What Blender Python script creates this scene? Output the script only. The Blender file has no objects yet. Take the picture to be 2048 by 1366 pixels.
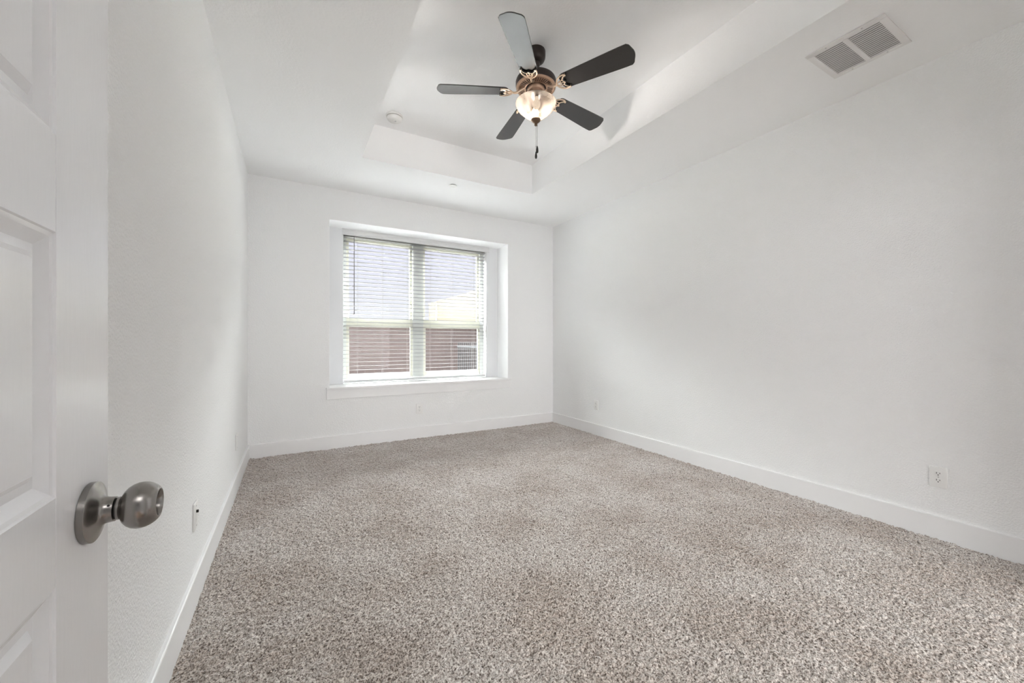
import bpy, bmesh, math, random
import numpy as np
from mathutils import Vector, Matrix

C = bpy.context.scene.collection
sc = bpy.context.scene
PI = math.pi
random.seed(4)

# ------------------------------------------------------------------ camera
cam_data = bpy.data.cameras.new('camera')
cam = bpy.data.objects.new('camera', cam_data)
C.objects.link(cam)
cam.location = (0, 0, 1.123)
cam.rotation_euler = (PI / 2, 0, -math.radians(29.436))
cam_data.sensor_width = 36
cam_data.lens = 782.9 / 2048 * 36
cam_data.shift_y = 1.1 / 2048
cam_data.clip_start = 0.01
cam_data.clip_end = 300
sc.camera = cam

# ------------------------------------------------------------------ colour management
sc.view_settings.view_transform = 'Standard'
sc.view_settings.look = 'None'
sc.view_settings.exposure = 0.32
sc.view_settings.gamma = 1.0
sc.view_settings.use_curve_mapping = False
sc.cycles.use_denoising = True
sc.cycles.max_bounces = 16
sc.cycles.diffuse_bounces = 10
sc.cycles.glossy_bounces = 4
sc.cycles.transmission_bounces = 8
sc.cycles.transparent_max_bounces = 16
sc.cycles.sample_clamp_indirect = 0.0
sc.cycles.blur_glossy = 0.5
sc.cycles.caustics_reflective = False
sc.cycles.caustics_refractive = False

# ------------------------------------------------------------------ sky
SKY_LOW, SKY_HIGH = 0.86, 86.0
w = bpy.data.worlds.new('sky')
sc.world = w
w.use_nodes = True
nt = w.node_tree
nt.nodes.clear()
tc = nt.nodes.new('ShaderNodeTexCoord')
sp = nt.nodes.new('ShaderNodeSeparateXYZ')
ra = nt.nodes.new('ShaderNodeValToRGB')
e = ra.color_ramp.elements
e[0].position = 0.0; e[0].color = (0.92, 0.92, 0.94, 1)
e[1].position = 0.24; e[1].color = (0.80, 0.80, 0.95, 1)
k = e.new(0.34); k.color = (0.97, 1.0, 0.99, 1)
# extra glow added high in the sky on the window side, lighting the room
def ramp01(sock, lo, hi):
    r = nt.nodes.new('ShaderNodeMapRange')
    r.interpolation_type = 'SMOOTHSTEP'
    r.inputs['From Min'].default_value = lo
    r.inputs['From Max'].default_value = hi
    nt.links.new(sock, r.inputs['Value'])
    return r.outputs[0]
gl = nt.nodes.new('ShaderNodeMath'); gl.operation = 'MULTIPLY'
st = nt.nodes.new('ShaderNodeMath'); st.operation = 'MULTIPLY_ADD'
st.inputs[1].default_value = SKY_HIGH - SKY_LOW
st.inputs[2].default_value = SKY_LOW
bg = nt.nodes.new('ShaderNodeBackground')
wo = nt.nodes.new('ShaderNodeOutputWorld')
nt.links.new(tc.outputs['Generated'], sp.inputs[0])
nt.links.new(sp.outputs['Z'], ra.inputs[0])
nt.links.new(ramp01(sp.outputs['Z'], 0.27, 0.46), gl.inputs[0])
nt.links.new(ramp01(sp.outputs['Y'], -0.05, 0.35), gl.inputs[1])
nt.links.new(gl.outputs[0], st.inputs[0])
nt.links.new(ra.outputs[0], bg.inputs[0])
nt.links.new(st.outputs[0], bg.inputs[1])
nt.links.new(bg.outputs[0], wo.inputs[0])

def light(name, kind, loc, rot, energy, color=(1, 1, 1), **kw):
    d = bpy.data.lights.new(name, kind)
    d.energy = energy
    d.color = color
    for k, v in kw.items():
        setattr(d, k, v)
    o = bpy.data.objects.new(name, d)
    C.objects.link(o)
    o.location = loc
    o.rotation_euler = rot
    return o

# sun from behind the house, lighting the neighbours
light('sun', 'SUN', (0, -5, 12), (math.radians(42), 0, math.radians(-25)), 0.7, (1, 0.95, 0.88), angle=0.02)
# daylight portal over the window opening (guides sky sampling only)
po = light('window_portal', 'AREA', (1.42, 5.06, 1.5), (math.radians(-90), 0, 0), 1.0, shape='RECTANGLE', size=1.86, size_y=1.80)
po.data.cycles.is_portal = True
# soft fill light added in the unseen hall behind the camera
light('hall_fill_light', 'AREA', (0.20, -1.0, 2.60), (0, 0, 0), 9, (1.0, 0.98, 0.97), shape='RECTANGLE', size=0.8, size_y=0.8)
# fill panel added in a made-up alcove behind the camera to brighten the room
light('alcove_fill_light', 'AREA', (1.75, -2.95, 1.40), (math.radians(90), 0, 0), 128, (1.0, 0.99, 0.98), shape='RECTANGLE', size=2.0, size_y=2.2)

# ------------------------------------------------------------------ room measures
XL, XR, YB, YF = -0.365, 3.218, 4.530, -0.07
H, HT = 2.743, 3.062
TL, TR, TB, TF = 0.5405, 2.304, 3.6365, 0.76
RX0, RX1, RZ0, RZ1, RY = 0.347, 2.498, 0.620, 2.418, 4.830      # window recess
OX0, OX1, OZ0, OZ1 = 0.517, 2.326, 0.620, 2.400                  # window opening
YE = 5.03                                                        # outer face of the wall

# ------------------------------------------------------------------ materials
def new_mat(name):
    m = bpy.data.materials.new(name)
    m.use_nodes = True
    n = m.node_tree
    return m, n, n.nodes['Principled BSDF']

def simple(name, col, rough=0.5, metal=0.0, spec=0.5, **kw):
    m, n, b = new_mat(name)
    b.inputs['Base Color'].default_value = (*col, 1)
    b.inputs['Roughness'].default_value = rough
    b.inputs['Metallic'].default_value = metal
    b.inputs['Specular IOR Level'].default_value = spec
    for k, v in kw.items():
        b.inputs[k].default_value = v
    return m

def add_noise_bump(m, scale, strength, dist, detail=2.0, stretch=None, rough=0.5):
    n = m.node_tree
    b = n.nodes['Principled BSDF']
    t = n.nodes.new('ShaderNodeTexCoord')
    mp = n.nodes.new('ShaderNodeMapping')
    if stretch:
        mp.inputs['Scale'].default_value = stretch
    no = n.nodes.new('ShaderNodeTexNoise')
    no.inputs['Scale'].default_value = scale
    no.inputs['Detail'].default_value = detail
    no.inputs['Roughness'].default_value = rough
    bu = n.nodes.new('ShaderNodeBump')
    bu.inputs['Strength'].default_value = strength
    bu.inputs['Distance'].default_value = dist
    n.links.new(t.outputs['Object'], mp.inputs[0])
    n.links.new(mp.outputs[0], no.inputs['Vector'])
    n.links.new(no.outputs[0], bu.inputs['Height'])
    n.links.new(bu.outputs[0], b.inputs['Normal'])
    return no

WALL_C = (0.882, 0.888, 0.892)
M = {}
M['hall'] = simple('hall_paint', (0.45, 0.45, 0.455), 0.8)
M['darkfloor'] = simple('brown_plank_floor', (0.16, 0.11, 0.08), 0.5)
M['wall'] = simple('wall_paint', WALL_C, 0.75, spec=0.25)
add_noise_bump(M['wall'], 120, 1.0, 0.0038, 3)
M['ceil'] = simple('ceiling_paint', (0.925, 0.93, 0.935), 0.85, spec=0.2)
add_noise_bump(M['ceil'], 80, 0.6, 0.003, 3)
M['trim'] = simple('trim_paint', (0.86, 0.86, 0.865), 0.42, spec=0.4)
add_noise_bump(M['trim'], 25, 0.03, 0.002, 2)
M['jamb'] = simple('window_recess_paint', (0.95, 0.955, 0.96), 0.6, spec=0.3)
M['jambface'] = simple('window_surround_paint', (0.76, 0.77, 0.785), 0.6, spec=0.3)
M['door'] = simple('door_paint', (0.885, 0.89, 0.91), 0.24, spec=0.6)
add_noise_bump(M['door'], 30, 0.05, 0.002, 4, (1, 6, 1))
M['vinyl'] = simple('white_vinyl', (0.42, 0.43, 0.41), 0.45)
M['sash'] = simple('cream_vinyl', (0.48, 0.475, 0.40), 0.45)
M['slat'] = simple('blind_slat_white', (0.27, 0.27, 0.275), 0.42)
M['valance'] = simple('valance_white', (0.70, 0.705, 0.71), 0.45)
M['cord'] = simple('blind_cord', (0.36, 0.355, 0.345), 0.8)
M['wand'] = simple('smoked_plastic_wand', (0.16, 0.16, 0.17), 0.3)
M['plate'] = simple('plate_plastic', (0.84, 0.84, 0.83), 0.35)
M['dark'] = simple('dark_slot', (0.02, 0.02, 0.02), 0.7)
M['slot'] = simple('dark_brown_slot', (0.05, 0.03, 0.022), 0.7)
M['steel'] = simple('screw_steel', (0.6, 0.6, 0.6), 0.35, 1.0)
M['vent'] = simple('vent_enamel', (0.80, 0.79, 0.785), 0.45)
M['ventdark'] = simple('vent_duct', (0.42, 0.41, 0.40), 0.9)
M['plastic'] = simple('detector_plastic', (0.82, 0.82, 0.80), 0.45)
M['bronze'] = simple('dark_bronze', (0.045, 0.034, 0.030), 0.42, 0.35)
M['copper'] = simple('brushed_copper_bronze', (0.50, 0.345, 0.25), 0.42, 0.65)
M['antique'] = simple('antique_bronze', (0.20, 0.13, 0.085), 0.40, 0.8)
M['ironmetal'] = simple('blade_iron_bronze', (0.66, 0.52, 0.40), 0.36, 0.75)
M['fob'] = simple('dark_wood_fob', (0.012, 0.011, 0.010), 0.5)
M['chain'] = simple('bronze_chain', (0.25, 0.22, 0.19), 0.4, 0.8)

# fan blades: espresso laminate with a soft sheen
M['blade'] = simple('espresso_laminate', (0.016, 0.0145, 0.014), 0.26, spec=0.9)
add_noise_bump(M['blade'], 60, 0.05, 0.001, 3, (1, 8, 1))

# brushed nickel
M['nickel'] = simple('satin_nickel', (0.32, 0.305, 0.29), 0.26, 1.0)
add_noise_bump(M['nickel'], 700, 0.05, 0.0004, 2, (1, .05, .05))

def glass_mat():
    m = bpy.data.materials.new('window_glass')
    m.use_nodes = True
    n = m.node_tree
    n.nodes.clear()
    o = n.nodes.new('ShaderNodeOutputMaterial')
    mx = n.nodes.new('ShaderNodeMixShader')
    t = n.nodes.new('ShaderNodeBsdfTransparent')
    g = n.nodes.new('ShaderNodeBsdfGlossy')
    t.inputs[0].default_value = (0.96, 0.97, 0.97, 1)
    g.inputs['Roughness'].default_value = 0.02
    mx.inputs[0].default_value = 0.003
    n.links.new(t.outputs[0], mx.inputs[1]); n.links.new(g.outputs[0], mx.inputs[2])
    n.links.new(mx.outputs[0], o.inputs[0])
    return m
M['glass'] = glass_mat()

def alabaster():
    m = bpy.data.materials.new('alabaster_glass')
    m.use_nodes = True
    n = m.node_tree
    n.nodes.clear()
    o = n.nodes.new('ShaderNodeOutputMaterial')
    t = n.nodes.new('ShaderNodeTexCoord')
    no = n.nodes.new('ShaderNodeTexNoise')
    no.inputs['Scale'].default_value = 9; no.inputs['Detail'].default_value = 4; no.inputs['Distortion'].default_value = 1.2
    ra = n.nodes.new('ShaderNodeValToRGB')
    ra.color_ramp.elements[0].position = 0.35; ra.color_ramp.elements[0].color = (0.050, 0.041, 0.032, 1)
    ra.color_ramp.elements[1].position = 0.6; ra.color_ramp.elements[1].color = (0.125, 0.113, 0.10, 1)
    tr = n.nodes.new('ShaderNodeBsdfTransparent')
    tl = n.nodes.new('ShaderNodeBsdfTranslucent')
    df = n.nodes.new('ShaderNodeBsdfPrincipled')
    df.inputs['Roughness'].default_value = 0.3
    a = n.nodes.new('ShaderNodeMixShader'); a.inputs[0].default_value = 0.45
    b = n.nodes.new('ShaderNodeMixShader'); b.inputs[0].default_value = 0.20
    n.links.new(t.outputs['Object'], no.inputs['Vector'])
    n.links.new(no.outputs[0], ra.inputs[0])
    tr.inputs[0].default_value = (0.97, 0.94, 0.91, 1)
    for s in (tl.inputs[0], df.inputs['Base Color']):
        n.links.new(ra.outputs[0], s)
    n.links.new(tl.outputs[0], a.inputs[1]); n.links.new(df.outputs[0], a.inputs[2])
    n.links.new(a.outputs[0], b.inputs[1]); n.links.new(tr.outputs[0], b.inputs[2])
    n.links.new(b.outputs[0], o.inputs[0])
    return m
M['bowl'] = alabaster()
M['bulb'] = simple('lit_bulb', (1, 0.9, 0.8), 0.4)
_b = M['bulb'].node_tree.nodes['Principled BSDF']
_b.inputs['Emission Color'].default_value = (1.0, 0.86, 0.70, 1)
_b.inputs['Emission Strength'].default_value = 14.0

def carpet_mat():
    m, n, b = new_mat('taupe_carpet')
    t = n.nodes.new('ShaderNodeTexCoord')
    f = n.nodes.new('ShaderNodeTexNoise')            # yarn flecks
    f.inputs['Scale'].default_value = 165; f.inputs['Detail'].default_value = 2.5; f.inputs['Roughness'].default_value = 0.6
    f.inputs['Distortion'].default_value = 0.6
    r = n.nodes.new('ShaderNodeValToRGB')
    el = r.color_ramp.elements
    el[0].position = 0.35; el[0].color = (0.10, 0.079, 0.068, 1)
    el[1].position = 0.64; el[1].color = (0.82, 0.78, 0.73, 1)
    k = el.new(0.45); k.color = (0.36, 0.315, 0.28, 1)
    k = el.new(0.54); k.color = (0.60, 0.555, 0.51, 1)
    lo = n.nodes.new('ShaderNodeTexNoise')           # trodden patches
    lo.inputs['Scale'].default_value = 2.6; lo.inputs['Detail'].default_value = 14.0
    rl = n.nodes.new('ShaderNodeValToRGB')
    rl.color_ramp.elements[0].position = 0.36; rl.color_ramp.elements[0].color = (0.84, 0.80, 0.775, 1)
    rl.color_ramp.elements[1].position = 0.62; rl.color_ramp.elements[1].color = (1.04, 1.04, 1.05, 1)
    mu = n.nodes.new('ShaderNodeMix'); mu.data_type = 'RGBA'; mu.blend_type = 'MULTIPLY'
    mu.inputs[0].default_value = 1.0
    n.links.new(t.outputs['Object'], f.inputs['Vector'])
    n.links.new(t.outputs['Object'], lo.inputs['Vector'])
    n.links.new(f.outputs[0], r.inputs[0]); n.links.new(lo.outputs[0], rl.inputs[0])
    n.links.new(r.outputs[0], mu.inputs[6]); n.links.new(rl.outputs[0], mu.inputs[7])
    n.links.new(mu.outputs[2], b.inputs['Base Color'])
    b.inputs['Roughness'].default_value = 0.95
    b.inputs['Specular IOR Level'].default_value = 0.1
    b.inputs['Sheen Weight'].default_value = 1.0
    b.inputs['Sheen Roughness'].default_value = 0.35
    return m
M['carpet'] = carpet_mat()

def brick_mat():
    m, n, b = new_mat('weathered_brick')
    t = n.nodes.new('ShaderNodeTexCoord')
    mp = n.nodes.new('ShaderNodeMapping')
    mp.inputs['Rotation'].default_value = (PI / 2, 0, 0)
    br = n.nodes.new('ShaderNodeTexBrick')
    br.inputs['Color1'].default_value = (0.085, 0.062, 0.059, 1)
    br.inputs['Color2'].default_value = (0.072, 0.053, 0.051, 1)
    br.inputs['Mortar'].default_value = (0.092, 0.072, 0.068, 1)
    br.inputs['Scale'].default_value = 1.0
    br.inputs['Brick Width'].default_value = 0.20
    br.inputs['Row Height'].default_value = 0.066
    br.inputs['Mortar Size'].default_value = 0.008
    n.links.new(t.outputs['Object'], mp.inputs[0])
    n.links.new(mp.outputs[0], br.inputs['Vector'])
    n.links.new(br.outputs[0], b.inputs['Base Color'])
    b.inputs['Roughness'].default_value = 0.9
    return m
M['brick'] = brick_mat()
M['coping'] = simple('pale_coping', (0.72, 0.69, 0.60), 0.8)
M['stucco'] = simple('beige_siding', (0.33, 0.295, 0.25), 0.9)
M['roofing'] = simple('grey_shingle', (0.34, 0.31, 0.27), 0.9)
M['ground'] = simple('pale_concrete', (0.13, 0.125, 0.12), 0.9)
M['iron'] = simple('black_iron', (0.02, 0.02, 0.022), 0.5)
M['gutter'] = simple('grey_downspout', (0.36, 0.35, 0.33), 0.6)

# ------------------------------------------------------------------ helpers
class MB:
    """collects shapes and links them as ONE mesh object"""
    def __init__(self):
        self.bm = bmesh.new()
    def box(self, x0, x1, y0, y1, z0, z1, bevel=0.0, seg=2):
        r = bmesh.ops.create_cube(self.bm, size=1)
        vs = r['verts']
        for v in vs:
            v.co = ((x0 + x1) / 2 + v.co.x * (x1 - x0), (y0 + y1) / 2 + v.co.y * (y1 - y0), (z0 + z1) / 2 + v.co.z * (z1 - z0))
        if bevel > 0:
            es = list({ed for v in vs for ed in v.link_edges})
            bmesh.ops.bevel(self.bm, geom=es, offset=bevel, segments=seg, affect='EDGES', profile=0.5)
        return self
    def lathe(self, prof, axis='Z', origin=(0, 0, 0), seg=48, close=False):
        """prof: list of (radius, height)"""
        rings = []
        ox, oy, oz = origin
        for r, h in prof:
            ring = []
            if r < 1e-6:
                if axis == 'Z': p = (ox, oy, oz + h)
                elif axis == 'X': p = (ox + h, oy, oz)
                else: p = (ox, oy + h, oz)
                ring = [self.bm.verts.new(p)]
            else:
                for i in range(seg):
                    a = 2 * PI * i / seg
                    c, s = r * math.cos(a), r * math.sin(a)
                    if axis == 'Z': p = (ox + c, oy + s, oz + h)
                    elif axis == 'X': p = (ox + h, oy + c, oz + s)
                    else: p = (ox + s, oy + h, oz + c)
                    ring.append(self.bm.verts.new(p))
            rings.append(ring)
        for a, b in zip(rings[:-1], rings[1:]):
            for i in range(seg):
                j = (i + 1) % seg
                if len(a) == 1 and len(b) == 1: continue
                if len(a) == 1: f = (a[0], b[i], b[j])
                elif len(b) == 1: f = (a[i], a[j], b[0])
                else: f = (a[i], a[j], b[j], b[i])
                self.bm.faces.new(f)
        if close:
            for ring in (rings[0], rings[-1]):
                if len(ring) > 2: self.bm.faces.new(ring)
        return self
    def tube(self, pts, rad, seg=8, flat=1.0, up=Vector((0, 0, 1))):
        pts = [Vector(p) for p in pts]
        rads = rad if isinstance(rad, (list, tuple)) else [rad] * len(pts)
        rings = []
        for i, p in enumerate(pts):
            t = (pts[min(i + 1, len(pts) - 1)] - pts[max(i - 1, 0)]).normalized()
            u = up if abs(t.dot(up)) < 0.95 else Vector((1, 0, 0))
            a = t.cross(u).normalized()
            b = a.cross(t).normalized()
            rings.append([self.bm.verts.new(p + rads[i] * (a * math.cos(2 * PI * k / seg) + b * flat * math.sin(2 * PI * k / seg))) for k in range(seg)])
        for a, b in zip(rings[:-1], rings[1:]):
            for k in range(seg):
                l = (k + 1) % seg
                self.bm.faces.new((a[k], a[l], b[l], b[k]))
        self.bm.faces.new(rings[0]); self.bm.faces.new(rings[-1])
        return self
    def prism(self, outline, z0, z1, bevel=0.0):
        a = [self.bm.verts.new((x, y, z0)) for x, y in outline]
        b = [self.bm.verts.new((x, y, z1)) for x, y in outline]
        fa = self.bm.faces.new(a); fb = self.bm.faces.new(b)
        n = len(a)
        for i in range(n):
            j = (i + 1) % n
            self.bm.faces.new((a[i], a[j], b[j], b[i]))
        if bevel > 0:
            es = list(fa.edges) + list(fb.edges)
            bmesh.ops.bevel(self.bm, geom=es, offset=bevel, segments=2, affect='EDGES')
        return self
    def extrude(self, prof, axis, t0, t1):
        """prof: 2-D points in the plane across the axis ('X': (y,z), 'Y': (x,z))"""
        def P(u, v, t):
            return (t, u, v) if axis == 'X' else (u, t, v)
        a = [self.bm.verts.new(P(u, v, t0)) for u, v in prof]
        b = [self.bm.verts.new(P(u, v, t1)) for u, v in prof]
        self.bm.faces.new(a); self.bm.faces.new(b)
        n = len(a)
        for i in range(n):
            j = (i + 1) % n
            self.bm.faces.new((a[i], a[j], b[j], b[i]))
        return self
    def quad(self, *pts):
        self.bm.faces.new([self.bm.verts.new(p) for p in pts])
        return self
    def xform(self, mat):
        bmesh.ops.transform(self.bm, matrix=mat, verts=self.bm.verts)
        return self
    def build(self, name, mat, parent=None, smooth=False, loc=None, angle=35):
        bmesh.ops.remove_doubles(self.bm, verts=self.bm.verts, dist=1e-6)
        bmesh.ops.recalc_face_normals(self.bm, faces=self.bm.faces)
        me = bpy.data.meshes.new(name)
        self.bm.to_mesh(me)
        self.bm.free()
        me.materials.append(mat)
        if smooth:
            me.polygons.foreach_set('use_smooth', [True] * len(me.polygons))
            me.set_sharp_from_angle(angle=math.radians(angle))
        o = bpy.data.objects.new(name, me)
        C.objects.link(o)
        if loc is not None: o.location = loc
        if parent is not None: o.parent = parent
        return o

def tag(o, label, cat, group=None, kind=None):
    o['label'] = label
    o['category'] = cat
    if group: o['group'] = group
    if kind: o['kind'] = kind
    return o

def struct(o, label=None, cat=None):
    o['kind'] = 'structure'
    if label: o['label'] = label; o['category'] = cat
    return o

def thing(name, label, cat, loc, rotz=0.0, group=None, kind=None):
    o = bpy.data.objects.new(name, None)
    C.objects.link(o)
    o.location = loc
    o.rotation_euler = (0, 0, rotz)
    o.empty_display_size = 0.05
    return tag(o, label, cat, group, kind)

def copy_tree(root, loc, rotz, label):
    r = root.copy(); C.objects.link(r)
    r.location = loc; r.rotation_euler = (0, 0, rotz); r['label'] = label
    for ch in list(root.children):
        c = ch.copy(); C.objects.link(c); c.parent = r
        for g in list(ch.children):
            d = g.copy(); C.objects.link(d); d.parent = c
    return r

# ------------------------------------------------------------------ room shell
T = 0.12
struct(MB().box(XL - T, XL, YF - T, YE, -0.05, HT + .1).build('wall_left', M['wall']), 'white textured left wall behind the open door', 'wall')
struct(MB().box(XR, XR + T, YF - T, YE, -0.05, HT + .1).build('wall_right', M['wall']), 'long white textured wall on the right', 'wall')
b = MB()
b.box(XL, RX0, YB, RY, -0.05, HT + .1)
b.box(RX1, XR, YB, RY, -0.05, HT + .1)
b.box(RX0, RX1, YB, RY, RZ1, HT + .1)
b.box(RX0, RX1, YB, RY, -0.05, RZ0)
struct(b.build('wall_back', M['wall']), 'white back wall with the recessed window', 'wall')
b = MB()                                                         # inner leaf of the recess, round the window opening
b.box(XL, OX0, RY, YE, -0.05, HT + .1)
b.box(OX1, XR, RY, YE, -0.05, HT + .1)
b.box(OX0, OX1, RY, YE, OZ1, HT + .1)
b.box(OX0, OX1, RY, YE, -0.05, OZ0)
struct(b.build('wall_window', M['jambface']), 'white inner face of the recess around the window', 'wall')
# smooth painted reveals lining the recess
b = MB()
b.box(RX0 - .0, RX0 + .004, YB + .001, RY, RZ0, RZ1)
b.box(RX1 - .004, RX1, YB + .001, RY, RZ0, RZ1)
b.box(RX0, RX1, YB + .001, RY, RZ1 - .004, RZ1)
struct(b.build('trim_1', M['jamb']), 'smooth white lining of the window recess', 'trim')
# front wall with the doorway the camera stands in
DX0, DX1, DZ = -0.20, 0.565, 2.05
AX0, AX1 = 0.80, 2.80  # wide opening added to let the alcove fill light in
b = MB()
b.box(XL, DX0, YF - T, YF, -0.05, HT + .1)
b.box(DX1, AX0, YF - T, YF, -0.05, HT + .1)
b.box(AX1, XR, YF - T, YF, -0.05, HT + .1)
b.box(AX0, AX1, YF - T, YF, 2.06, HT + .1)
b.box(DX0, DX1, YF - T, YF, DZ, HT + .1)
struct(b.build('wall_front', M['wall']))
# hall, and the alcove added for the fill light, beyond the two openings
b = MB()
b.box(-0.9, -0.85, -3.1, YF - T, -.05, 2.75)
b.box(0.66, 0.72, -3.1, YF - T, -.05, 2.75)
b.box(2.90, 2.95, -3.1, YF - T, -.05, 2.75)
b.box(-0.9, 2.95, -3.15, -3.1, -.05, 2.75)
b.box(-0.9, 2.95, -3.1, YF - T, 2.70, 2.75)
struct(b.build('wall_hall', M['hall']))
struct(MB().box(-0.9, 2.95, -3.1, -0.10, -0.05, -0.006).build('floor_hall', M['darkfloor']))

# tray ceiling
b = MB()
x0, x1, y0, y1 = XL - .02, XR + .02, YF - .02, YB + .02
b.quad((x0, y0, H), (TL, y0, H), (TL, y1, H), (x0, y1, H))
b.quad((TR, y0, H), (x1, y0, H), (x1, y1, H), (TR, y1, H))
b.quad((TL, TB, H), (TR, TB, H), (TR, y1, H), (TL, y1, H))
b.quad((TL, y0, H), (TR, y0, H), (TR, TF, H), (TL, TF, H))
b.quad((TL, TF, H), (TL, TB, H), (TL, TB, HT), (TL, TF, HT))
b.quad((TR, TF, H), (TR, TB, H), (TR, TB, HT), (TR, TF, HT))
b.quad((TL, TB, H), (TR, TB, H), (TR, TB, HT), (TL, TB, HT))
b.quad((TL, TF, H), (TR, TF, H), (TR, TF, HT), (TL, TF, HT))
b.quad((TL, TF, HT), (TR, TF, HT), (TR, TB, HT), (TL, TB, HT))
struct(b.build('ceiling', M['ceil']), 'white ceiling with a raised tray in the middle', 'ceiling')
# roof slab keeps the sky out
struct(MB().box(XL - .3, XR + .3, YF - 3.2, YE + .01, HT + .1, HT + .2).build('ceiling_slab', M['ceil']))

# baseboards: 133 mm board, eased top edge
BT, BH = 0.015, 0.133
def bb_prof(s):   # from wall outwards
    return [(0, -0.03), (s * BT, -0.03), (s * BT, BH - .005), (s * (BT - .0015), BH - .0015), (s * (BT - .005), BH), (0, BH)]
struct(MB().extrude([(XL + u, z) for u, z in bb_prof(1)], 'Y', YF, YB).build('baseboard_left', M['trim']), 'white baseboard along the left wall', 'baseboard')
struct(MB().extrude([(XR + u, z) for u, z in bb_prof(-1)], 'Y', YF, YB).build('baseboard_right', M['trim']), 'white baseboard along the right wall', 'baseboard')
struct(MB().extrude([(YB + u, z) for u, z in bb_prof(-1)], 'X', XL + BT, XR - BT).build('baseboard_back', M['trim']), 'white baseboard under the window', 'baseboard')

# carpet: one real tufted height field
def carpet():
    rng = np.random.default_rng(7)
    xs = np.arange(XL - 0.002, XR + 0.004, 0.0040)
    ys = [YF - 0.12]
    while ys[-1] < YB + 0.002:
        y = ys[-1]
        ys.append(y + (0.02 if y < 0.22 else 0.0036 + 0.0026 * min(1, max(0, (y - 1.5) / 3))))
    ys = np.array(ys)
    nx, ny = len(xs), len(ys)
    a = rng.standard_normal((ny, nx))
    def blur(z, n):
        for _ in range(n):
            z = (z + np.roll(z, 1, 0) + np.roll(z, -1, 0) + np.roll(z, 1, 1) + np.roll(z, -1, 1)) / 5
        return z / z.std()
    h = blur(a, 1) * 0.75 + blur(rng.standard_normal((ny, nx)), 6) * 0.5
    # larger soft undulation of the pile
    l = blur(rng.standard_normal((ny // 12 + 2, nx // 12 + 2)), 4)
    h = np.clip(h, -2.0, 2.0) * 0.0036 + 0.0012 * np.repeat(np.repeat(l, 12, 0), 12, 1)[:ny, :nx] * 0.6
    X, Y = np.meshgrid(xs, ys)
    jx = rng.uniform(-.0012, .0012, X.shape); jy = rng.uniform(-.0012, .0012, X.shape)
    co = np.stack([X + jx, Y + jy, h], -1).reshape(-1, 3).astype(np.float32)
    i = np.arange(ny * nx).reshape(ny, nx)
    q = np.stack([i[:-1, :-1], i[:-1, 1:], i[1:, 1:], i[1:, :-1]], -1).reshape(-1, 4).astype(np.int32)
    me = bpy.data.meshes.new('floor')
    me.vertices.add(len(co)); me.vertices.foreach_set('co', co.ravel())
    me.loops.add(q.size); me.loops.foreach_set('vertex_index', q.ravel())
    me.polygons.add(len(q)); me.polygons.foreach_set('loop_start', np.arange(0, q.size, 4, dtype=np.int32))
    me.polygons.foreach_set('use_smooth', np.ones(len(q), dtype=bool))
    me.update(calc_edges=True)
    me.materials.append(M['carpet'])
    o = bpy.data.objects.new('floor', me)
    C.objects.link(o)
    return o
struct(carpet(), 'speckled taupe cut pile carpet covering the floor', 'carpet')

# window stool and apron
b = MB().box(RX0 - .028, RX1 + .043, YB - .034, YB, .621, .645, .003)
b.box(RX0, RX1, YB, 4.935, .621, .645)
struct(b.build('trim_2', M['trim']), 'white window sill board below the blind', 'window sill')
struct(MB().box(RX0 - .023, RX1 + .024, YB - .016, YB, .520, .621, .002).build('trim_3', M['trim']), 'white apron board under the window sill', 'window apron')

# ------------------------------------------------------------------ window: twin single-hung unit
def window():
    y0, y1 = 4.935, 5.010
    f = MB()
    fx = [OX0, OX0 + .045, 1.343, 1.479, OX1 - .050, OX1]
    for a, c in ((fx[0], fx[1]), (fx[2], fx[3]), (fx[4], fx[5])):
        f.box(a, c, y0, y1, .62, OZ1, .003)
    for a, c in ((fx[1], fx[2]), (fx[3], fx[4])):
        f.box(a, c, y0, y1, .62, .668, .003)
        f.box(a, c, y0, y1, 2.355, OZ1, .003)
    win = f.build('window_1', M['vinyl'])
    tag(win, 'white twin single hung window behind the closed blind', 'window', kind='structure')
    win['label'] = 'white twin single hung window behind the horizontal blind'
    for a, c in ((fx[1], fx[2]), (fx[3], fx[4])):
        # upper sash (outer track) and lower sash (inner track)
        for z0, z1, yy, bot, top in ((1.36, 2.355, 4.975, .045, .035), (.668, 1.405, 4.945, .075, .10)):
            s = MB()
            s.box(a, a + .032, yy, yy + .025, z0, z1, .002)
            s.box(c - .032, c, yy, yy + .025, z0, z1, .002)
            s.box(a + .032, c - .032, yy, yy + .025, z0, z0 + bot, .002)
            s.box(a + .032, c - .032, yy, yy + .025, z1 - top, z1, .002)
            so = s.build('sash', M['sash'], win)
            MB().box(a + .030, c - .030, yy + .010, yy + .014, z0 + bot - .002, z1 - top + .002).build('pane', M['glass'], so)
    return win
window()

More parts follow.
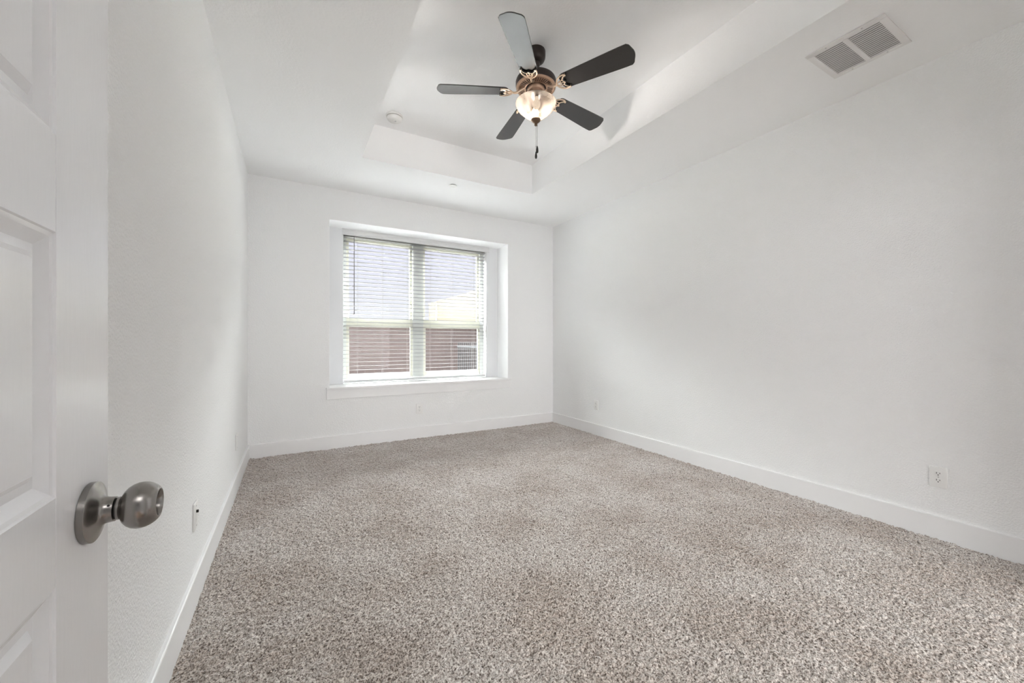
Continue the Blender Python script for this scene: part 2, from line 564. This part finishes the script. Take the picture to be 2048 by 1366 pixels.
# ------------------------------------------------------------------ horizontal blind
def blind():
    t = thing('window_blind', 'white horizontal slat blind hanging in the window recess', 'blind', (1.418, 4.865, 2.40))
    L, R = .5255 - 1.418, 2.3125 - 1.418
    y = 0.0
    # valance with a moulded face
    pr = [(-.062, .018), (-.058, .020), (-.048, .020), (-.046, -.050), (-.050, -.057), (-.058, -.057), (-.062, -.050), (-.059, -.040), (-.059, -.026), (-.062, -.020), (-.062, -.004), (-.059, .006)]
    MB().extrude(pr, 'X', .5045 - 1.418, 2.3555 - 1.418).build('valance', M['valance'], t)
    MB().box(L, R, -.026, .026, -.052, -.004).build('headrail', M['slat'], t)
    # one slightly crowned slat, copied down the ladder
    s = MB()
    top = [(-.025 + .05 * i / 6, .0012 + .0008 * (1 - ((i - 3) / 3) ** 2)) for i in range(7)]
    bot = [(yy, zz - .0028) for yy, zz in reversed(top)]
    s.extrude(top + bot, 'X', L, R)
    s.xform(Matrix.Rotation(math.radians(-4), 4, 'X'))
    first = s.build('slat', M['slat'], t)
    zs = [2.3290 - 0.0464 * k for k in range(36)]
    first.location = (0, 0, zs[0] - 2.40)
    for z in zs[1:]:
        c = first.copy(); C.objects.link(c); c.parent = t
        c.location = (0, 0, z - 2.40)
    MB().box(L, R, -.026, .026, .657 - 2.40, .682 - 2.40, .004).build('bottom_rail', M['valance'], t)
    for x in (.675, .955, 1.258, 1.545, 1.840, 2.140):
        c = MB()
        for yy in (-.0275, .0275):
            c.tube([(x - 1.418, yy, -.05), (x - 1.418, yy, .680 - 2.40)], .0008, 6)
        for z in zs:
            c.tube([(x - 1.418, -.0275, z - 2.4015), (x - 1.418, .0275, z - 2.4015)], .0007, 4)
        c.build('ladder_cord', M['cord'], t)
    w_ = MB()
    w_.tube([(.633 - 1.418, -.040, -.05), (.633 - 1.418, -.042, 1.46 - 2.40)], .0042, 8)
    w_.tube([(.633 - 1.418, -.042, 1.46 - 2.40), (.633 - 1.418, -.042, 1.44 - 2.40)], .0055, 8)
    w_.build('tilt_wand', M['wand'], t, smooth=True)
blind()

# ------------------------------------------------------------------ door: moulded five-panel slab, standing open along the left wall
def door():
    XF, TH = -0.205, 0.035
    y0, y1, z0, z1 = -0.067, 0.693, 0.022, 2.034
    py0, py1 = y0 + .127, 0.566
    pz = [(.257, .523), (.612, .878), (.967, 1.233), (1.330, 1.596), (1.690, 1.925)]
    steps = [(0.0, 0.0), (0.0012, -.0022), (0.0055, -.0030), (.0165, -.0098), (.0245, -.0098), (.0315, -.0040)]
    bm = bmesh.new()
    def V(y, z, d=0.0): return bm.verts.new((XF + d, y, z))
    def face(*p): bm.faces.new([V(*q) for q in p])
    # stiles and rails
    face((y0, z0), (py0, z0), (py0, z1), (y0, z1))
    face((py1, z0), (y1, z0), (y1, z1), (py1, z1))
    ed = [z0] + [q for p in pz for q in p] + [z1]
    for a, c in zip(ed[0::2], ed[1::2]):
        g = .0011                                           # fine seam where rail meets stile
        face((py0, a), (py1 - g, a), (py1 - g, c), (py0, c))
        face((py1 - g, a), (py1 - g / 2, a, -.0010), (py1 - g / 2, c, -.0010), (py1 - g, c))
        face((py1 - g / 2, a, -.0010), (py1, a), (py1, c), (py1 - g / 2, c, -.0010))
    for a, c in pz:
        rect = lambda i: [(py0 + i, a + i), (py1 - i, a + i), (py1 - i, c - i), (py0 + i, c - i)]
        for (i0, d0), (i1, d1) in zip(steps[:-1], steps[1:]):
            r0, r1 = rect(i0), rect(i1)
            for k in range(4):
                l = (k + 1) % 4
                face((*r0[k], d0), (*r0[l], d0), (*r1[l], d1), (*r1[k], d1))
        face(*[(*q, steps[-1][1]) for q in rect(steps[-1][0])])
    # edges and plain back
    face((y0, z0), (y1, z0), (y1, z0, -TH), (y0, z0, -TH))
    face((y0, z1), (y1, z1), (y1, z1, -TH), (y0, z1, -TH))
    face((y0, z0), (y0, z1), (y0, z1, -TH), (y0, z0, -TH))
    face((y1, z0), (y1, z1), (y1, z1, -TH), (y1, z0, -TH))
    face((y0, z0, -TH), (y1, z0, -TH), (y1, z1, -TH), (y0, z1, -TH))
    m = MB(); m.bm.free(); m.bm = bm
    d = m.build('door_1', M['door'])
    tag(d, 'white panelled door standing open along the left wall', 'door', kind='structure')
    ky, kz = 0.637, 0.925
    o = (XF, ky, kz)
    pr = [(.0335, 0.0), (.0340, .0005), (.0340, .0062), (.0328, .0071), (.0268, .0090), (.0218, .0107), (.0183, .0122), (.0162, .0138), (.0151, .0158), (.0146, .0180), (.0143, .0205), (.0140, .0235), (.0125, .0240), (.0118, .0242), (.0, .0242)]
    rose = MB().lathe(pr, 'X', o, 64).build('door_knob', M['nickel'], d, smooth=True, angle=32)
    rose['label'] = 'satin nickel door knob on a round rose'
    MB().lathe([(.0, .0240), (.0112, .0240), (.0112, .0260), (.0, .0260)], 'X', o, 48).build('knob_gap', M['dark'], rose)
    kp = [(.0, .0255), (.0128, .0255), (.0131, .0262), (.0131, .0282), (.0126, .0286), (.0148, .0296), (.0190, .0318), (.0226, .0350), (.0252, .0390), (.0266, .0435), (.0268, .0475), (.0260, .0520), (.0243, .0560), (.0218, .0597), (.0190, .0624), (.0172, .0634), (.0160, .0634), (.0152, .0624), (.0146, .0590), (.0140, .0562), (.0120, .0556), (.0, .0554)]
    MB().lathe(kp, 'X', o, 64).build('knob_grip', M['nickel'], rose, smooth=True, angle=40)
    hb = MB().lathe([(.0, .0), (.0013, .0), (.0013, .0004), (.0, .0004)], 'Z', (0, 0, 0), 16)
    n = Vector((0, -math.cos(math.radians(35)), math.sin(math.radians(35))))
    hb.xform(Matrix.Translation(Vector((XF + .0205, ky, kz)) + n * .0142) @ n.to_track_quat('Z', 'Y').to_matrix().to_4x4())
    hb.build('pin_hole', M['dark'], rose)
    # back rose and hinge knuckles
    MB().lathe([(.0, -TH), (.034, -TH), (.034, -TH - .006), (.016, -TH - .014), (.0135, -TH - .02), (.022, -TH - .03), (.027, -TH - .045), (.018, -TH - .06), (0, -TH - .06)], 'X', o, 40).build('door_knob', M['nickel'], d, smooth=True, angle=40)
    return d
door()

# ------------------------------------------------------------------ ceiling fan
FX, FY = 1.422, 2.196
def fan():
    Z0 = HT
    t = thing('ceiling_fan', 'dark bronze five blade ceiling fan with a lit glass bowl light', 'ceiling fan', (FX, FY, Z0))
    def L(prof, name, mat, parent=t, seg=56, angle=35):
        return MB().lathe([(r, z - Z0) for r, z in prof], 'Z', (0, 0, 0), seg).build(name, mat, parent, smooth=True, angle=angle)
    L([(0, 3.062), (.062, 3.062), (.064, 3.056), (.064, 3.030), (.062, 3.012), (.055, 2.998), (.043, 2.990), (.030, 2.987), (0, 2.987)], 'canopy', M['bronze'])
    L([(0, 2.992), (.024, 2.990), (.027, 2.975), (.024, 2.962), (.016, 2.955), (.0145, 2.95), (.0145, 2.915), (.024, 2.910), (.030, 2.900), (.030, 2.880), (0, 2.880)], 'downrod', M['bronze'])
    L([(0, 2.888), (.045, 2.887), (.085, 2.884), (.115, 2.878), (.130, 2.868), (.1345, 2.856), (.1345, 2.834), (.131, 2.822), (.126, 2.819), (0, 2.819)], 'motor_housing', M['bronze'])
    # ribbed bottom plate
    MB().lathe([(r, z - Z0) for r, z in [(.066, 2.822), (.066, 2.813), (.070, 2.8095), (.075, 2.8115), (.115, 2.8125), (.119, 2.8105), (.126, 2.811), (.131, 2.815), (.132, 2.822)]], 'Z', (0, 0, 0), 64).build('slotted_plate', M['copper'], t, smooth=True, angle=30)
    p = MB()
    for k in range(44):
        q = MB().box(.0780, .1125, -.0021, .0021, 2.8108 - Z0, 2.8135 - Z0)
        q.xform(Matrix.Rotation(2 * PI * k / 44, 4, 'Z'))
        me = bpy.data.meshes.new('tmp'); q.bm.to_mesh(me); q.bm.free(); p.bm.from_mesh(me); bpy.data.meshes.remove(me)
    p.build('vent_slots', M['slot'], t)
    L([(.068, 2.819), (.066, 2.8175), (.0, 2.8175)], 'plate_recess', M['dark'])
    L([(0, 2.818), (.058, 2.816), (.060, 2.806), (.057, 2.798), (.050, 2.792), (.048, 2.765), (.050, 2.757), (0, 2.757)], 'switch_housing', M['copper'])
    L([(.040, 2.760), (.052, 2.757), (.066, 2.750), (.098, 2.738), (.107, 2.731), (.105, 2.727), (0, 2.727)], 'fitter_pan', M['bronze'])
    # blades and blade arms
    zb = 2.788 - Z0
    def blade_outline():
        pts = []
        r0, r1, w0, w1, cr = .182, .655, .055, .0715, .030
        pts += [(r0 + .004, -w0 * .55), (r0 + .016, -w0 * .9)]
        n = 10
        for i in range(n + 1):
            f = i / n
            pts.append((r0 + .03 + (r1 - cr - r0 - .03) * f, -(w0 + (w1 - w0) * min(1, f * 1.15))))
        for i in range(1, 6):
            a = -PI / 2 + PI / 2 * i / 8
            pts.append((r1 - cr - .012 + cr * math.cos(a), -w1 + cr + cr * math.sin(a)))
        for i in range(0, 9):
            f = .82 * (-1 + 2 * i / 8)
            pts.append((r1 - .012 + .012 * (1 - f * f), f * (w1 - cr)))
        up = [(x, -y) for x, y in pts[:-9]]
        return pts + up[::-1]
    pitch = Matrix.Rotation(math.radians(-12), 4, 'X')
    bl = MB().prism(blade_outline(), 0, .0065)
    bl.xform(pitch)
    blade0 = bl.build('blade', M['blade'], t, smooth=True, angle=30)
    ar = MB()
    zz = -.006
    def arc(pts, r, n=5):
        # Catmull-Rom through the control points
        P = [Vector((x, y, zz)) for x, y in pts]
        out = []
        for i in range(len(P) - 1):
            p0, p1, p2, p3 = P[max(i - 1, 0)], P[i], P[i + 1], P[min(i + 2, len(P) - 1)]
            for k in range(n):
                s = k / n
                out.append(0.5 * ((2 * p1) + (p2 - p0) * s + (2 * p0 - 5 * p1 + 4 * p2 - p3) * s * s + (3 * p1 - p0 - 3 * p2 + p3) * s ** 3))
        out.append(P[-1])
        ar.tube(out, r, 8)
    U = [(.232, -.046), (.222, -.052), (.200, -.050), (.176, -.036), (.160, -.014), (.156, 0)]
    arc(U + [(x, -y) for x, y in U[:-1]][::-1], .0048)
    arc([(.232, -.046), (.214, -.034), (.203, -.018), (.212, 0), (.203, .018), (.214, .034), (.232, .046)], .0042)
    arc([(.156, 0), (.176, -.014), (.190, -.017), (.203, -.018)], .0034)
    arc([(.156, 0), (.176, .014), (.190, .017), (.203, .018)], .0034)
    arc([(.176, -.014), (.186, 0), (.176, .014)], .0030)
    arc([(.186, 0), (.212, 0)], .0030)
    for x, y in ((.232, -.046), (.232, .046), (.212, 0)):
        ar.lathe([(0, -.0125), (.006, -.0115), (.007, -.008), (.006, -.001), (0, -.001)], 'Z', (x, y, 0), 14)
    ar.xform(pitch)
    ar.tube([(.156, 0, zz), (.140, 0, zz - .001), (.120, 0, zz + .004), (.100, 0, .012), (.078, 0, .026)], [.0060, .0075, .0085, .0095, .0100], 10)
    arm0 = ar.build('blade_arm', M['ironmetal'], t, smooth=True, angle=50)
    ar = MB()
    arc([(.240, -.048), (.222, -.036), (.2095, -.018), (.2185, 0), (.2095, .018), (.222, .036), (.240, .048)], .0046)
    ar.xform(pitch)
    scroll0 = ar.build('scroll_edge', M['dark'], arm0, smooth=True, angle=50)
    a0 = math.radians(-134.66)
    for k in range(5):
        for o in (blade0, arm0):
            c = o if k == 0 else o.copy()
            if k:
                C.objects.link(c); c.parent = t
                if o is arm0:
                    d = scroll0.copy(); C.objects.link(d); d.parent = c
            c.location = (0, 0, zb)
            c.rotation_euler = (0, 0, a0 + k * 2 * PI / 5)
    # glass bowl, open at the top
    outer = [(.1350, 2.7165), (.1352, 2.7120), (.1325, 2.7030), (.1265, 2.6900), (.1165, 2.6760), (.1020, 2.6620), (.0860, 2.6480), (.0700, 2.6340), (.0540, 2.6215), (.0390, 2.6120), (.0240, 2.6065), (.0, 2.605)]
    inner = [(max(r - .0035, 0), z + .0035) for r, z in outer][::-1]
    L(outer[:1] + outer[1:] + [(0.0, 2.6085)] + inner[1:] + outer[:1], 'lamp_shade', M['bowl'], seg=72)
    L([(0, 2.612), (.031, 2.607), (.033, 2.603), (.029, 2.597), (.019, 2.588), (.011, 2.583), (.008, 2.579), (.0095, 2.576), (.010, 2.570), (.007, 2.565), (0, 2.563)], 'finial', M['antique'])
    L([(.0045, 2.650), (.0045, 2.606), (0, 2.606)], 'lamp_rod', M['antique'], seg=12)
    for k in range(2):
        a = math.radians(-118) + k * PI
        cx, cy = .050 * math.cos(a), .050 * math.sin(a)
        MB().lathe([(0, -.032), (.016, -.028), (.025, -.014), (.027, 0), (.021, .017), (.013, .028), (.013, .045), (0, .045)], 'Z', (cx, cy, 2.680 - Z0), 24).build('bulb', M['bulb'], t, smooth=True)
    light('lamp_bulb_light', 'POINT', (FX, FY, 2.695), (0, 0, 0), 28, (1.0, 0.94, 0.885), shadow_soft_size=0.03)
    # two pull chains with dark fobs
    for px, py, zt, zf in ((.0085, -.004, 2.605, 2.430), (-.003, -.0065, 2.566, 2.389)):
        c = MB().tube([(px, py, zt - Z0), (px, py, zf - Z0)], .0009, 6)
        c.lathe([(0, .004), (.0022, .002), (.0022, -.002), (0, -.004)], 'Z', (px, py, zf + (.135 if px > 0 else .035) - Z0), 8)
        co = c.build('pull_chain', M['chain'], t)
        MB().lathe([(0, .002), (.003, 0), (.005, -.008), (.0075, -.024), (.0080, -.034), (.0065, -.043), (.0035, -.046), (0, -.0465)], 'Z', (px, py, zf - Z0), 20).build('fob', M['fob'], co, smooth=True)
fan()

# ------------------------------------------------------------------ smoke detector on the tray ceiling
t = thing('smoke_detector', 'round white smoke detector in the corner of the raised ceiling', 'smoke detector', (.772, 3.415, HT))
MB().lathe([(0, 0), (.068, 0), (.070, -.003), (.070, -.012), (.067, -.016), (.0, -.016)], 'Z', (0, 0, 0), 56).build('base_ring', M['plastic'], t, smooth=True)
MB().lathe([(.055, -.015), (.055, -.021)], 'Z', (0, 0, 0), 48).build('sensor_slot', M['dark'], t)
MB().lathe([(0, -.020), (.062, -.020), (.062, -.028), (.058, -.038), (.050, -.045), (.030, -.049), (0, -.050)], 'Z', (0, 0, 0), 56).build('cover', M['plastic'], t, smooth=True)
MB().lathe([(0, -.049), (.009, -.049), (.009, -.0525), (0, -.0525)], 'Z', (.004, -.006, 0), 24).build('test_button', M['steel'], t, smooth=True)

# ------------------------------------------------------------------ concealed sprinkler cover on the lower ceiling
t = thing('sprinkler_cover', 'small round white sprinkler cover on the ceiling above the window', 'sprinkler', (1.457, 3.825, H))
MB().lathe([(0, 0), (.031, 0), (.031, -.006), (0, -.006)], 'Z', (0, 0, 0), 40).build('socket', M['dark'], t)
MB().lathe([(0, -.006), (.040, -.006), (.041, -.0075), (.040, -.009), (0, -.0095)], 'Z', (0, 0, 0), 48).build('cover_plate', M['plastic'], t, smooth=True)

# ------------------------------------------------------------------ return-air vent on the lower ceiling
def vent():
    cx, cy = 2.724, .948
    t = thing('air_vent', 'white double louvre air vent in the ceiling above the right wall', 'air vent', (cx, cy, H))
    hx, hy = .184, .172
    ox = .152               # half opening across the louvres
    oy0, oy1 = .012, .140   # two openings along Y
    f = MB()
    th = .006
    f.box(-hx, -ox, -hy, hy, -th, 0, .0015); f.box(ox, hx, -hy, hy, -th, 0, .0015)
    f.box(-ox, ox, oy1, hy, -th, 0, .0015); f.box(-ox, ox, -hy, -oy1, -th, 0, .0015)
    f.box(-ox, ox, -oy0, oy0, -th, 0, .0015)
    f.build('frame', M['vent'], t)
    MB().box(-ox, ox, -oy1, oy1, -.0004, .03).build('duct', M['ventdark'], t)
    n = 17
    for s in (-1, 1):
        g = MB()
        for k in range(n):
            x = -ox + (k + .5) * 2 * ox / n
            a, c = (oy0, oy1) if s > 0 else (-oy1, -oy0)
            # angled blade
            g.quad((x - .0086, a, -.0045), (x - .0086, c, -.0045), (x + .0080, c, -.0006), (x + .0080, a, -.0006))
            g.quad((x - .0086, a, -.0053), (x + .0080, a, -.0014), (x + .0080, c, -.0014), (x - .0086, c, -.0053))
            g.quad((x - .0086, a, -.0045), (x - .0086, c, -.0045), (x - .0086, c, -.0053), (x - .0086, a, -.0053))
        g.build('louvre_grille', M['vent'], t)
    for sx in (-1, 1):
        for sy in (-1, 1):
            MB().lathe([(0, -.0075), (.0035, -.0072), (.0045, -.006), (0, -.006)], 'Z', (sx * (ox + .014), sy * .078, 0), 16).build('screw', M['steel'], t)
vent()

# ------------------------------------------------------------------ wall plates (built facing -Y, wall plane at y = 0)
def outlet(loc, rotz, label):
    t = thing('wall_outlet', label, 'outlet', loc, rotz, group='white duplex outlets low on the walls')
    MB().box(-.036, .036, -.0065, 0, -.058, .058, .0028, 3).build('cover_plate', M['plate'], t, smooth=True)
    for s in (-1, 1):
        zc = s * .0195
        pts = []
        for k in range(24):
            a = 2 * PI * k / 24
            pts.append((.0172 * math.cos(a), max(-.0138, min(.0138, .0172 * math.sin(a)))))
        r = MB().prism(pts, 0, .0022, .0004)
        r.xform(Matrix.Translation((0, -.0062, zc)) @ Matrix.Rotation(PI / 2, 4, 'X'))
        ro = r.build('receptacle', M['plate'], t)
        sl = MB()
        sl.box(-.0078, -.0054, -.0088, -.0080, zc - .001, zc + .0080)
        sl.box(.0054, .0076, -.0088, -.0080, zc + .000, zc + .0072)
        sl.box(-.0024, .0024, -.0088, -.0080, zc - .0090, zc - .0045)
        sl.build('socket_holes', M['dark'], ro)
    MB().lathe([(0, -.0078), (.0028, -.0074), (.0034, -.0064), (0, -.0064)], 'Y', (0, 0, 0), 14).build('screw', M['steel'], t)
    return t
o1 = outlet((XR, .749, .353), -PI / 2, 'white duplex outlet on the right wall, nearest the camera')
o1['label'] = 'large white duplex outlet with visible sockets low on the right wall'
copy_tree(o1, (XR, 3.625, .361), -PI / 2, 'small white outlet on the right wall near the back corner')
copy_tree(o1, (1.309, YB, .344), 0, 'white duplex outlet on the back wall below the window sill')

def jack_plate(loc, rotz, label, jack):
    t = thing('wall_plate', label, 'wall plate', loc, rotz)
    MB().box(-.036, .036, -.0075, 0, -.058, .058, .0028, 3).build('cover_plate', M['plate'], t, smooth=True)
    if jack:
        MB().lathe([(0, -.0065), (.0062, -.0065), (.0062, -.0150), (.0045, -.0155), (0, -.0155)], 'Y', (0, 0, .018), 12).build('cable_jack', M['dark'], t)
        MB().box(-.006, .006, -.0082, -.0072, -.026, -.012, .0004).build('port', M['plate'], t)
    for s in (-1, 1):
        MB().lathe([(0, -.0088), (.0028, -.0084), (.0034, -.0074), (0, -.0074)], 'Y', (0, 0, s * .042), 14).build('screw', M['steel'], t)
    return t
jack_plate((XL, 2.150, .372), PI / 2, 'white wall plate with a black cable jack low on the left wall', True)
jack_plate((XL, 3.625, .362), PI / 2, 'plain white wall plate low on the left wall near the back corner', False)

# ------------------------------------------------------------------ outside the window
struct(MB().box(-12, 25, YE, 60, -0.50, -0.35).build('ground', M['ground']), 'pale paved ground outside the window', 'ground')
t = thing('brick_house', 'low brown brick house seen through the lower window panes', 'house', (2.0, 9.0, -0.35))
bw = MB().box(-6, 7, 0, 4, 0, 1.80)
bw.build('brick_wall', M['brick'], t)
MB().box(-6.1, 7.1, -.12, 4.1, 1.80, 1.92, .01).build('coping', M['coping'], t)

t = thing('beige_house', 'pale beige gabled house behind the brick house', 'house', (5.03, 16.0, -0.35), math.radians(-20))
g = MB()
g.extrude([(0, 0), (12, 0), (12, 3.06), (6, 4.86), (0, 3.06)], 'Y', 0, 7)
g.build('gable_wall', M['stucco'], t)
r = MB()
r.extrude([(-.03, 3.052), (-.03, 3.075), (6, 4.885), (12.03, 3.075), (12.03, 3.052), (6, 4.862)], 'Y', -.05, 7.1)
r.build('roof', M['roofing'], t)
MB().tube([(.32, -.06, 0), (.32, -.06, 2.95), (.32, -.02, 3.10)], .045, 8).build('downspout', M['gutter'], t)

t = thing('iron_fence', 'black iron picket fence in front of the brick house', 'fence', (3.05, 7.1, -0.35))
for z in (.12, 1.36):
    MB().box(-.016, .016, -.75, .62, z, z + .035).build('rail', M['iron'], t)
for k in range(14):
    yy = -.72 + k * .1
    MB().box(-.009, .009, yy, yy + .018, 0, 1.46).build('picket', M['iron'], t)
